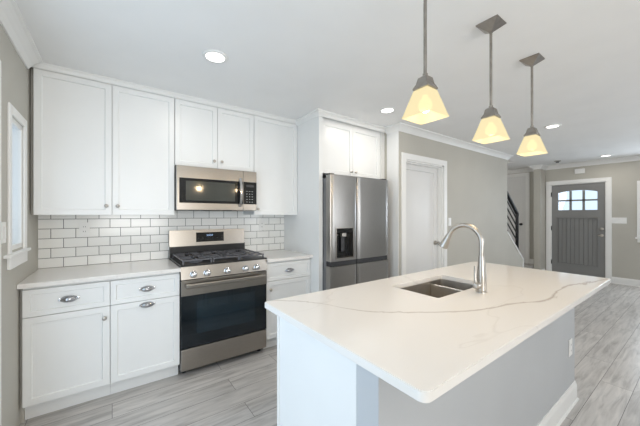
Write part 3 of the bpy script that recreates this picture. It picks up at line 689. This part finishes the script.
# sink
t = thing('kitchen_sink', 'undermount stainless steel sink set into the island countertop', 'sink', ((sx0+sx1)/2, (sy0+sy1)/2, .66))
bm = bmesh.new(); o_, g = .004, []
for (d, z) in ((-.018, .8835), (o_, .8835), (o_, .69), (-.012, .672), (-.05, .668)):
    g.append([(p[0], p[1], z) for p in (rrect(sx0-.02, sx1+.02, sy0-.02, sy1+.02, .03) if z == .8835 and d < 0 else rrect(sx0-d, sx1+d, sy0-d, sy1+d, .03) if d > 0 else rrect(sx0-d, sx1+d, sy0-d, sy1+d, .03))])
loft(bm, g, cap0=False, cap1=True); bmesh.ops.recalc_face_normals(bm, faces=bm.faces[:])
for f in bm.faces: pass
obj('basin', bm, 'sinksteel', t, True)
bm = bmesh.new(); lathe(bm, [(.055, .0005), (.053, .004), (.040, .003), (.034, .0015), (.0, .0015)], (1.55, 1.03, .668), 'z', 28); obj('drain', bm, 'chrome', t, True)
obj('bowl_divider', B(1.790, 1.805, sy0-.003, sy1+.003, .669, .868, bev=.005), 'sinksteel', t)
bm = bmesh.new(); lathe(bm, [(.042, .0005), (.040, .004), (.030, .003), (.024, .0015), (.0, .0015)], (1.865, 1.03, .668), 'z', 28); obj('drain', bm, 'chrome', t, True)
# faucet
fxx, fyy = 1.675, .765
t = thing('faucet', 'brushed nickel gooseneck pull-down faucet on the island beside the sink', 'faucet', (fxx, fyy, .914))
bm = bmesh.new(); lathe(bm, [(.0, .0005), (.029, .0005), (.029, .006), (.025, .010), (.025, .085), (.023, .10), (.0185, .15), (.0150, .20), (.0, .20)], (fxx, fyy, .914), 'z', 24); obj('body', bm, 'nickel', t, True)
R0 = .098; zc = 1.188
pts = [(fxx, fyy, 1.10), (fxx, fyy, 1.14)] + [(fxx, fyy+R0-R0*math.cos(a), zc+R0*math.sin(a)) for a in [math.radians(v) for v in range(0, 151, 10)]]
e = Vector(pts[-1]); d = Vector((0, math.sin(math.radians(27)), -math.cos(math.radians(27))))
pts.append(tuple(e+d*.012)); bm = bmesh.new(); tube(bm, pts, .0135, 16); obj('gooseneck', bm, 'nickel', t, True)
bm = bmesh.new(); s0 = e+d*.010; tube(bm, [s0, s0+d*.010, s0+d*.025, s0+d*.066, s0+d*.088, s0+d*.092], [.0145, .0165, .018, .026, .029, .025], 18); sh = obj('spray_head', bm, 'nickel', t, True)
bm = bmesh.new(); q = s0+d*.055+Vector((0, .019, .004)); tube(bm, [q, q+d*.02], [.006, .005], 10); obj('spray_button', bm, 'dark', sh, True)
bm = bmesh.new(); lathe(bm, [(.0, 0), (.018, 0), (.018, -.040), (.014, -.046), (.0, -.047)], (fxx-.018, fyy+.006, .955), 'x', 18); hd = obj('handle_hub', bm, 'nickel', t, True)
bm = bmesh.new(); tube(bm, [(fxx-.050, fyy+.006, .966), (fxx-.054, fyy+.008, .99), (fxx-.045, fyy+.014, 1.03), (fxx-.036, fyy+.018, 1.062)], [.008, .007, .006, .0055], 12); obj('lever', bm, 'nickel', hd, True)

# ================================================================ PENDANTS
def pendant(x, y, label):
    t = thing('pendant_light', label, 'pendant light', (x, y, H), 'pendant lights above the island')
    def sq(s, z): return [(x-s, y-s, z), (x+s, y-s, z), (x+s, y+s, z), (x-s, y+s, z)]
    bm = bmesh.new(); loft(bm, [sq(.058, H-.0005), sq(.058, H-.006), sq(.010, H-.046)]); obj('canopy', bm, 'nickeldark', t)
    bm = bmesh.new(); lathe(bm, [(.008, -.03), (.0075, -.04), (.0075, -.475), (.0, -.475)], (x, y, H), 'z', 14)
    for z in (-.038, -.47): lathe(bm, [(.011, z), (.011, z-.012)], (x, y, H), 'z', 14)
    obj('rod', bm, 'nickeldark', t, True)
    bm = bmesh.new(); loft(bm, [sq(.014, 1.958), sq(.022, 1.952), sq(.028, 1.925), sq(.038, 1.906), sq(.038, 1.900)]); obj('shade_cap', bm, 'nickeldark', t)
    bm = bmesh.new()
    R_ = [sq(.030, 1.899), sq(.036, 1.895), sq(.048, 1.855), sq(.064, 1.800), sq(.068, 1.787), sq(.072, 1.779), sq(.069, 1.775), sq(.067, 1.778), sq(.060, 1.800), sq(.044, 1.855), sq(.032, 1.890)]
    loft(bm, R_, cap0=True, cap1=False); obj('glass_shade', bm, 'shade', t)
    bm = bmesh.new(); lathe(bm, [(.0, 0), (.012, .002), (.028, .016), (.031, .032), (.024, .052), (.013, .066), (.012, .075)], (x, y, 1.80), 'z', 18); obj('bulb', bm, 'bulb', t, True)
    l = bpy.data.lights.new('pendant_lamp', 'POINT'); l.energy = 4.5; l.color = (1, .72, .42); l.shadow_soft_size = .03
    lo = bpy.data.objects.new('pendant_lamp', l); lo.location = (0, 0, 1.772-H); lo.parent = t; COL.objects.link(lo)
pendant(1.12, .75, 'frosted amber glass pendant on a nickel rod, nearest of the three over the island')
pendant(1.755, .75, 'frosted amber glass pendant on a nickel rod, middle one, above the faucet')
pendant(2.385, .75, 'frosted amber glass pendant on a nickel rod, farthest toward the front door')
